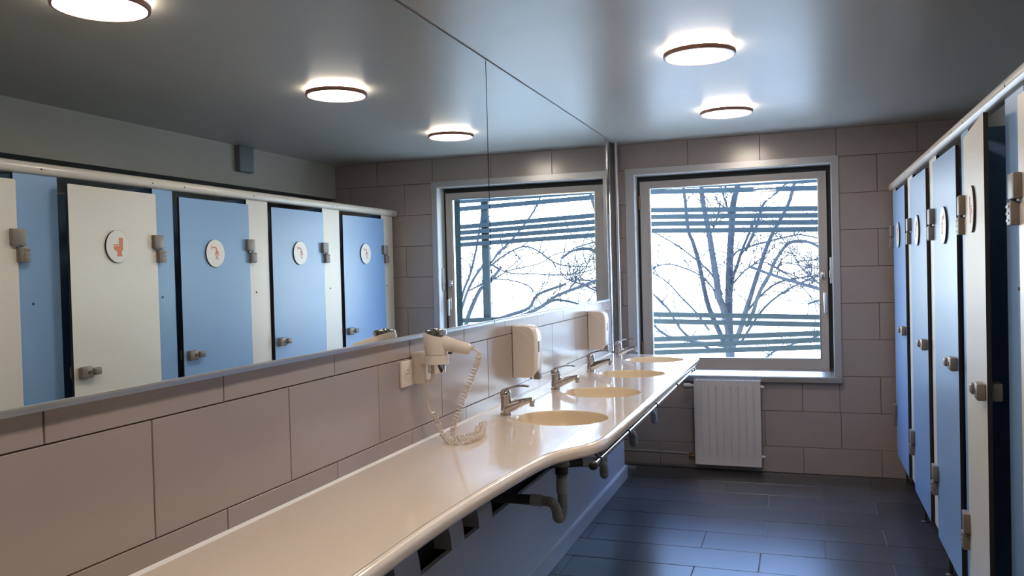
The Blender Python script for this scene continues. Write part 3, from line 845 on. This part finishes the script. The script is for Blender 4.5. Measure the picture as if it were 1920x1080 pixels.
def icon_toilet(mb, x, s):
    def rect(a0, a1, b0, b1): mb.box((x - 0.0006, a0 * s, b0 * s), (x + 0.0004, a1 * s, b1 * s), 2)
    # local +y is towards the far end of the room = right-hand side for someone facing the doors in the mirror
    rect(0.12, 0.46, 0.02, 0.62); rect(-0.44, 0.05, 0.08, 0.15)
    mb.prism([(-0.44, 0.02), (0.46, 0.02), (0.46, -0.22), (0.34, -0.34), (0.34, -0.56), (0.46, -0.68), (-0.16, -0.68), (-0.08, -0.56), (-0.10, -0.34), (-0.34, -0.22)][::-1] and [(a * s, b3 * s) for a, b3 in [(-0.44, 0.02), (0.46, 0.02), (0.46, -0.22), (0.34, -0.34), (0.34, -0.56), (0.44, -0.68), (-0.16, -0.68), (-0.06, -0.56), (-0.08, -0.36), (-0.34, -0.22)]], x - 0.0006, x + 0.0004, axis='x', mi=2)
def icon_shower(mb, x, s):
    def poly(q): mb.prism([(a * s, b3 * s) for a, b3 in q], x - 0.0006, x + 0.0004, axis='x', mi=2)
    poly([(-0.50, 0.30), (-0.43, 0.30), (-0.43, 0.66), (-0.50, 0.66)])
    poly([(-0.43, 0.44), (-0.12, 0.44), (0.04, 0.36), (0.10, 0.22), (0.20, 0.22), (0.14, 0.44), (-0.06, 0.56), (-0.43, 0.54)])
    poly([(-0.04, -0.02), (0.36, -0.02), (0.33, 0.14), (0.22, 0.24), (0.10, 0.24), (-0.01, 0.14)])
    poly([(-0.10, -0.16), (0.42, -0.16), (0.42, -0.07), (-0.10, -0.07)])
    for (a, b3) in ((0.04, -0.30), (0.20, -0.30), (-0.04, -0.50), (0.12, -0.50), (0.28, -0.50), (0.04, -0.40), (0.20, -0.40)):
        poly([(a, b3), (a + 0.07, b3), (a + 0.07, b3 + 0.07), (a, b3 + 0.07)])
def hinge_piece(y, z, flip=False):
    """upper leaf on the door edge, lower leaf set over onto the panel, joined by a short pin"""
    mb = MB(); mb.bbox((-0.022, y - 0.040, z - 0.028), (0.0, y + 0.026, z + 0.042), 0.004, n=2)
    mb.tube([(-0.011, y + 0.012, z - 0.040), (-0.011, y + 0.012, z - 0.02)], 0.008, n=10)
    return mb
def hinge_low(y, z):
    mb = MB(); mb.bbox((-0.022, y - 0.008, z - 0.098), (0.014, y + 0.040, z - 0.034), 0.004, n=2)
    for k in range(3): mb.box((-0.0235, y + 0.012, z - 0.088 + 0.019 * k), (-0.019, y + 0.040, z - 0.081 + 0.019 * k))
    return mb
def cubicle(name, label, cat, group, hy, ny, p0, p1, dcol, pcol, icon, ang, part_y, icon_at, sz, lo_dz=0.0, knob_flip=False, screws=True):
    t = tag(empty(name, (XP, hy, 0)), label, cat, group)
    mb, ms = slab(p0, p1, XP, XP + 0.013, ZB, ZP, pcol); wobj(mb, 'front_panel', ms, t)
    if screws:
        for z in (0.50, 1.374):
            mb = MB(); mb.lathe([(0.0055, 0.0), (0.005, -0.003), (0.0001, -0.0035)], (XP, (p0 * 0.65 + p1 * 0.35), z), n=10, axis='x')
            wobj(mb, 'fixing_screw', M['taupe_dark'], t)
    # door: local frame at the hinge, swings towards the corridor
    dr = empty('door', (XD - XP, 0, 0), -radians(ang) if False else radians(-ang), parent=t)
    wd = hy - ny
    mb, ms = slab(-wd, 0.0, 0.0, 0.013, ZB, ZD, dcol); lf = mb.obj('door_leaf', ms, dr)
    return t, dr, wd
def fill_door(dr, wd, icon, ic_y, sz):
    mb = MB(); rd = 0.077
    mb.lathe([(rd, 0.0), (rd, -0.0075)], (0, 0, 0), n=40, axis='x', mi=1)
    mb.lathe([(rd - 0.0008, -0.0072), (rd - 0.0012, -0.0082), (0.0001, -0.0082)], (0, 0, 0), n=40, axis='x', mi=0, cap=False, smooth=False)
    (icon_toilet if icon == 'toilet' else icon_shower)(mb, -0.0088, 0.068)
    s_ = mb.obj('toilet_sign' if icon == 'toilet' else 'shower_sign', [M['sign'], M['core'], M['orange']], dr, (0.0, ic_y, sz))
    mb = MB(); mb.bbox((-0.026, -wd + 0.022, 1.030), (0.0, -wd + 0.090, 1.083), 0.006, n=2)
    mb.lathe([(0.0085, -0.0275), (0.0085, -0.026)], (0, -wd + 0.062, 1.056), n=12, axis='x', mi=1); mb.box((-0.028, -wd + 0.062, 1.053), (-0.026, -wd + 0.076, 1.059), 1)
    lt = mb.obj('latch', [M['taupe'], M['taupe_dark']], dr)
    mb = MB(); mb.bbox((-0.036, -wd + 0.086, 1.041), (-0.012, -wd + 0.132, 1.074), 0.007, n=3); mb.obj('latch_knob', M['taupe'], lt)
    mb = MB(); mb.bbox((0.013, -wd + 0.02, 1.03), (0.045, -wd + 0.085, 1.085), 0.006, n=2); mb.obj('inner_bolt', M['taupe'], dr)
    for z in (1.648, 0.50):
        hinge_piece(0.0, z).obj('hinge_leaf', M['taupe'], dr)
DO = [  # name, label, cat, hinge y, near y, panel y0, y1, door colour, panel colour, icon, angle, sign y, sign z
    ('shower_cubicle', 'blue shower door with cream panel at the far end, next to the tiled window wall', 5.795, 5.174, 5.780, 5.970, 'lam_blue', 'lam_white', 'shower', 0.0, 5.487, 1.62),
    ('shower_cubicle', 'middle of the three blue shower doors, hung on a cream panel', 4.917, 4.325, 4.930, 5.152, 'lam_blue', 'lam_white', 'shower', 0.0, 4.620, 1.615),
    ('shower_cubicle', 'nearest blue shower door, hung on a cream panel beside the blue panel', 4.100, 3.519, 4.100, 4.308, 'lam_blue', 'lam_white', 'shower', 0.0, 3.787, 1.603),
    ('toilet_cubicle', 'cream toilet door standing slightly ajar, hung on a narrow blue panel', 3.352, 2.778, 3.345, 3.488, 'lam_white', 'lam_blue', 'toilet', 4.2, 3.066, 1.626),
    ('toilet_cubicle', 'cream toilet door nearest the camera, hung on a wide blue panel', 2.560, 1.985, 2.560, 2.777, 'lam_white', 'lam_blue', 'toilet', 0.0, 2.270, 1.626)]
PART = [5.04, 4.20, 3.40, 2.68, 1.85]
for i, (nm, lb, hy, ny, p0, p1, dc, pc, ic, ang, sy, sz) in enumerate(DO):
    pp0 = p0 if i in (1,) else p0
    t, dr, wd = cubicle(nm, lb, 'cubicle', 'cubicle fronts opposite the mirrors', hy, ny, p0, p1, dc, pc, ic, ang, PART[i], sy, sz)
    fill_door(dr, wd, ic, sy - hy, sz)
    for z in (1.648, 0.50):
        mb = hinge_low(0.0, z); mb.v = [(a + XD, b2 + hy, c) for a, b2, c in mb.v]; wobj(mb, 'hinge_post', M['taupe'], t)
    # dividing wall to the next cubicle and its foot
    mb = MB(); py = (p0 + p1) / 2
    mb.box((XP + 0.014, py - 0.0065, 0.20), (X2, py + 0.0065, 1.94), mats=[1, 1, 0, 1, 0, 1])
    wobj(mb, 'partition', [M['lam_blue'], M['core']], t)
    mb = MB(); mb.lathe([(0.022, 0.0), (0.022, 0.006), (0.009, 0.012), (0.009, ZB + 0.02)], (XP + 0.05, py + 0.016, 0), n=12); wobj(mb, 'foot', M['taupe_dark'], t)
    if i == 4:      # closing panel on the near side of the run
        mb, ms = slab(1.72, 1.955, XP, XP + 0.013, ZB, ZP, 'lam_white'); wobj(mb, 'front_panel', ms, t)
        mb = MB(); mb.box((XP + 0.014, 1.83, 0.20), (X2, 1.843, 1.94), mats=[1, 1, 0, 1, 0, 1]); wobj(mb, 'partition', [M['lam_blue'], M['core']], t)
# top rail across all cubicles: rounded hollow section, bulging to the corridor
t = tag(empty('head_rail', (XD, 3.8, 1.95)), 'long white rounded rail running along the top of the cubicle doors', 'rail')
pf = [(XP + 0.016, 1.927), (XP - 0.006, 1.928)]
for k in range(9):
    a = -pi / 2 + pi * k / 8
    pf.append((XP - 0.000 - 0.020 * cos(a) - 0.0, 1.9535 + 0.0265 * sin(a)))
pf += [(XP + 0.016, 1.981)]
mb = MB(); mb.prism(pf, 0.4, 6.022, smooth=False)
rl = wobj(mb, 'rail_profile', M['rail'], t)
for p in rl.data.polygons: p.use_smooth = len(p.vertices) == 4
for y in (5.95, 5.10, 5.03, 4.15, 3.56, 3.332, 2.683, 1.85):
    mb = MB(); mb.lathe([(0.0045, -0.001), (0.0035, 0.003)], (XP - 0.0195, y, 1.951), n=8, axis='x'); wobj(mb, 'rivet', M['core'], t)
# small box on the bulkhead
t = tag(empty('junction_box', (XB, 4.80, 2.19)), 'small grey box fixed high on the bulkhead over the cubicles', 'box')
mb = MB(); mb.bbox((XB - 0.045, 4.725, 2.195), (XB, 4.880, H - 0.001), 0.006); mb.obj('cover', M['grey_box'], t) if False else wobj(mb, 'cover', M['grey_box'], t)

# ================================================================ CEILING LIGHTS
def make_lamp():
    t = empty('ceiling_light'); Rr = 0.149
    mb = MB(); mb.lathe([(Rr - 0.030, 0.0), (Rr - 0.018, -0.016), (Rr - 0.010, -0.020)], n=56, cap=False); mb.obj('back_glow_ring', M['lamp_back'], t)
    mb = MB(); mb.lathe([(0.10, 0.0), (0.10, -0.018)], n=40); mb.obj('mounting_plate', M['plastic'], t)
    mb = MB(); mb.lathe([(Rr - 0.010, -0.016), (Rr, -0.017), (Rr + 0.001, -0.026), (Rr - 0.001, -0.035), (Rr - 0.010, -0.036), (Rr - 0.011, -0.031)], n=56, cap=False); mb.obj('rim', M['rim'], t)
    mb = MB(); mb.lathe([(Rr - 0.0105, -0.031), (Rr - 0.03, -0.033), (Rr * 0.5, -0.034), (0.0001, -0.034)], n=56, cap=False); mb.obj('diffuser', M['lamp_face'], t)
    return t
lp = make_lamp()
for i, (x, y, lb) in enumerate([(0.872, 3.545, 'middle round ceiling light with copper rim, the nearer one seen directly'),
                                (0.864, 4.945, 'farthest round ceiling light with copper rim, just inside the window'),
                                (0.860, 2.085, 'round ceiling light seen only in the mirror, cut by the frame at top left'),
                                (0.860, 0.650, 'round ceiling light above the camera, out of view, next in the row')]):
    t = lp if i == 0 else copy_tree(lp)
    t.location = (x, y, H - 0.0005)
    tag(t, lb, 'ceiling light', 'round ceiling lights in a row')

# ================================================================ OUTSIDE
mb = MB(); mb.box((-60, L + 0.4, -3.4), (80, 120, -3.2))
struct('ground', mb, M['ground'])
t = tag(empty('louvre_screen', (0.9, 7.6, -3.2)), 'screen of dark weathered slats outside the window, in tilted groups', 'screen')
for (xa, za, xb, zb) in [(0.515, 2.195, 1.397, 2.180), (0.1, 2.156, 1.395, 2.112), (-0.043, 1.992, 1.4, 1.935), (-0.043, 1.931, 1.4, 1.877), (-0.043, 1.867, 1.4, 1.817), (-0.043, 1.803, 1.4, 1.755),
                         (-0.043, 1.030, 1.4, 0.994), (-0.043, 0.967, 1.4, 0.930), (-0.043, 0.797, 1.4, 0.856), (-0.043, 0.735, 1.4, 0.797), (-0.043, 0.676, 1.4, 0.735)]:
    sl = (zb - za) / (xb - xa); f_ = lambda x: za + sl * (x - xa)
    mb = MB(); x0, x1 = -0.8, 3.2
    v = [(x, y, f_(x) + q) for x in (x0, x1) for (y, q) in ((7.585, -0.022), (7.605, -0.022), (7.605, 0.022), (7.585, 0.022))]
    mb.add(v, [(0, 1, 2, 3), (7, 6, 5, 4), (0, 4, 5, 1), (1, 5, 6, 2), (2, 6, 7, 3), (3, 7, 4, 0)])
    wobj(mb, 'slat', M['slat'], t)
for x in (-0.7, 1.66, 3.1):
    mb = MB(); mb.box((x - 0.035, 7.607, -3.2), (x + 0.035, 7.65, 3.0)); wobj(mb, 'post', M['slat'], t)

TREE_A = [(0.0575, [(0.39, 10.6, 0.11), (0.39, 10.61, 0.28), (0.38, 10.62, 0.69), (0.38, 10.64, 0.89), (0.39, 10.65, 1.18), (0.4, 10.66, 1.45), (0.43, 10.68, 1.89), (0.46, 10.69, 2.23), (0.51, 10.7, 2.44), (0.58, 10.71, 2.78)]), (0.0465, [(0.38, 10.6, 0.65), (0.33, 10.5, 0.93), (0.29, 10.39, 1.07), (0.26, 10.39, 1.32), (0.22, 10.38, 1.61), (0.19, 10.38, 1.84), (0.15, 10.38, 2.09), (0.12, 10.37, 2.25), (0.11, 10.37, 2.45)]), (0.0345, [(0.37, 10.6, 0.38), (0.26, 10.73, 0.6), (0.13, 10.86, 0.88), (0.07, 10.89, 1.1), (0.03, 10.92, 1.31), (-0.02, 10.95, 1.55), (-0.08, 10.97, 1.77), (-0.14, 11.0, 1.93), (-0.17, 11.03, 2.21), (-0.21, 11.06, 2.6)]), (0.0245, [(0.39, 10.6, 0.85), (0.42, 10.79, 1.28), (0.47, 10.97, 1.46), (0.54, 11.01, 1.67), (0.63, 11.05, 1.89), (0.73, 11.09, 2.13)]), (0.033, [(0.4, 10.6, 0.38), (0.52, 10.44, 0.65), (0.61, 10.28, 0.91), (0.66, 10.26, 1.05), (0.72, 10.25, 1.24), (0.79, 10.24, 1.45), (0.86, 10.22, 1.65), (0.95, 10.21, 1.85), (1.12, 10.2, 2.16), (1.2, 10.19, 2.43)]), (0.0255, [(0.6, 10.6, 0.71), (0.7, 10.32, 0.91), (0.75, 10.04, 1.05), (0.82, 10.01, 1.21), (0.91, 9.98, 1.36), (0.94, 9.95, 1.45), (1.02, 9.93, 1.58), (1.11, 9.9, 1.69), (1.23, 9.87, 1.72), (1.37, 9.84, 1.69), (1.5, 9.81, 1.6)]), (0.0145, [(0.42, 10.6, 1.48), (0.46, 10.55, 1.59), (0.56, 10.51, 1.66), (0.81, 10.51, 1.73), (1.13, 10.52, 1.8), (1.26, 10.52, 1.81), (1.54, 10.53, 1.74)]), (0.011, [(0.43, 10.6, 1.22), (0.59, 10.67, 1.4), (0.73, 10.74, 1.48), (0.86, 10.76, 1.48), (1.12, 10.78, 1.33), (1.48, 10.8, 1.22)]), (0.014, [(0.31, 10.6, 1.1), (0.18, 10.79, 1.34), (-0.07, 10.97, 1.57), (-0.34, 11.01, 1.78), (-0.68, 11.05, 1.98)]), (0.011, [(0.23, 10.6, 1.05), (0.21, 10.44, 1.19), (0.08, 10.28, 1.35), (-0.17, 10.26, 1.47), (-0.37, 10.25, 1.5), (-0.55, 10.24, 1.42)]), (0.0125, [(0.14, 10.6, 0.65), (-0.05, 10.67, 0.9), (-0.22, 10.74, 1.07), (-0.39, 10.76, 1.26), (-0.65, 10.78, 1.44)]), (0.017, [(0.2, 10.6, 0.38), (-0.14, 10.38, 0.63), (-0.29, 10.16, 0.93), (-0.38, 10.14, 1.03), (-0.56, 10.12, 1.23)]), (0.015, [(0.57, 10.6, 0.85), (0.79, 10.73, 1.1), (0.99, 10.86, 1.24), (1.25, 10.89, 1.29), (1.55, 10.92, 1.32)]), (0.0155, [(0.53, 10.6, 0.51), (0.78, 10.38, 0.89), (1.0, 10.16, 1.1), (1.25, 10.14, 1.24), (1.53, 10.12, 1.35)]), (0.009, [(0.86, 10.6, 1.47), (0.97, 10.61, 1.41), (1.18, 10.62, 1.26), (1.32, 10.64, 1.1), (1.5, 10.65, 0.9)]), (0.02, [(0.35, 10.6, 0.45), (-0.05, 10.5, 0.52), (-0.36, 10.39, 0.6), (-0.59, 10.39, 0.8)]), (0.02, [(0.6, 10.6, 1.64), (0.72, 10.61, 1.9), (0.82, 10.62, 2.2), (0.94, 10.64, 2.31), (1.13, 10.65, 2.48)]), (0.0155, [(0.42, 10.6, 0.25), (0.79, 10.38, 0.32), (0.98, 10.16, 0.46), (1.51, 10.14, 0.65)]), (0.0135, [(0.44, 10.6, 1.98), (0.39, 10.55, 2.21), (0.33, 10.51, 2.44), (0.29, 10.51, 2.65)]), (0.0135, [(0.18, 10.6, 1.86), (0.27, 10.55, 2.05), (0.32, 10.51, 2.28)])]
TREE_B = [(0.026, [(2.52, 10.2, 0.82), (2.3, 10.18, 0.89), (2.04, 10.16, 0.98), (1.91, 10.14, 1.15), (1.53, 10.12, 1.28)]), (0.025, [(2.23, 9.8, 0.83), (1.97, 9.75, 0.91), (1.72, 9.69, 1.02), (1.51, 9.64, 1.15), (1.16, 9.58, 1.27), (0.89, 9.53, 1.37), (0.71, 9.47, 1.45)]), (0.021, [(3.23, 10.4, 0.52), (3.07, 10.4, 1.16), (2.96, 10.39, 1.4), (2.88, 10.39, 1.65), (2.81, 10.38, 1.92), (2.75, 10.38, 2.25)]), (0.019, [(2.94, 9.9, 0.84), (2.75, 9.85, 1.26), (2.55, 9.81, 1.52), (2.39, 9.76, 1.59), (2.29, 9.72, 1.7), (2.12, 9.67, 1.82), (1.86, 9.62, 2.08), (1.72, 9.58, 2.26), (1.61, 9.53, 2.47)]), (0.012, [(2.6, 10.3, 1.55), (2.42, 10.29, 1.67), (2.16, 10.28, 1.78), (1.99, 10.26, 1.75), (1.83, 10.25, 1.65), (1.63, 10.24, 1.53), (1.21, 10.22, 1.49)]), (0.009, [(2.85, 10.1, 1.22), (2.49, 10.07, 1.36), (2.26, 10.04, 1.47), (1.84, 10.01, 1.55), (1.56, 9.98, 1.68), (1.01, 9.95, 1.71)]), (0.01, [(3.01, 10.5, 1.21), (2.65, 10.5, 1.36), (2.25, 10.51, 1.3), (2.09, 10.51, 1.2), (1.99, 10.52, 1.02)]), (0.032, [(2.88, 10.0, 0.69), (2.81, 9.96, 0.9), (2.63, 9.93, 1.23), (2.51, 9.89, 1.29), (2.3, 9.85, 1.52)]), (0.0195, [(1.95, 10.3, 0.97), (1.74, 10.29, 1.07), (1.53, 10.28, 1.05), (1.32, 10.26, 0.99)]), (0.0085, [(1.5, 10.0, 1.15), (1.39, 9.96, 1.28), (1.24, 9.93, 1.43), (1.14, 9.89, 1.62), (1.01, 9.85, 1.82)]), (0.0095, [(2.56, 10.2, 1.55), (2.31, 10.18, 1.44), (1.97, 10.16, 1.42), (1.47, 10.14, 1.4), (1.04, 10.12, 1.49)])]

def tree(name, label, data, trunk_xy, seed, nt, loc):
    rnd = random.Random(seed)
    t = tag(empty(name, loc), label, 'tree', None)
    tw = MB(); n_t = 0
    def twig(p, d, ln, r_, depth):
        P = [p]; q = p.copy(); dd = d.copy()
        for k in range(4):
            dd = (dd + Vector((rnd.uniform(-.35, .35), rnd.uniform(-.3, .3), rnd.uniform(-.25, .35)))).normalized()
            q = q + dd * ln / 4; P.append(q.copy())
        tw.tube(P, [r_, r_ * .8, r_ * .6, r_ * .45, r_ * .25], n=4, cap=False)
        if depth:
            for k in range(rnd.choice((2, 3))):
                j = rnd.choice((1, 2, 3)); s_ = Vector((rnd.uniform(-1, 1), rnd.uniform(-.6, .6), rnd.uniform(-.6, .9)))
                twig(P[j], (dd * 0.8 + s_).normalized(), ln * rnd.uniform(.45, .75), r_ * .6, depth - 1)
    for r_, pts in data:
        P = catmull(pts, 4) if len(pts) > 2 else [Vector(p) for p in pts]
        n = len(P); mb = MB()
        mb.tube(P, [r_ * (1 - 0.45 * i / n) for i in range(n)], n=8)
        wobj(mb, 'branch', M['bark'], t)
        for k in range(nt):
            i = rnd.randrange(max(1, n // 6), n)
            s_ = Vector((rnd.uniform(-1, 1), rnd.uniform(-.6, .6), rnd.uniform(-.3, .9))).normalized()
            T = (P[min(i, n - 1)] - P[i - 1]).normalized()
            twig(P[i], (T * 0.7 + s_).normalized(), rnd.uniform(.25, .65), rnd.uniform(.004, .008), 2)
    mb = MB(); a = Vector(trunk_xy[0]); b2 = Vector(trunk_xy[1])
    mb.tube([a, a.lerp(b2, .5) + Vector((.03, 0, 0)), b2], [0.09, 0.06, 0.04], n=12); wobj(mb, 'trunk', M['bark'], t)
    o = wobj(tw, 'twigs', M['bark'], t); o['kind'] = 'stuff'
    return t

tree('bare_tree', 'bare multi-stemmed winter tree in the middle of the window view', TREE_A, ((0.36, 10.6, -3.2), (0.39, 10.6, 0.15)), 3, 19, (0.36, 10.6, -3.2))
tree('bare_tree', 'bare tree right of the window view, seen only in the mirror', TREE_B, ((3.1, 10.3, -3.2), (3.2, 10.3, 0.7)), 5, 14, (3.1, 10.3, -3.2))
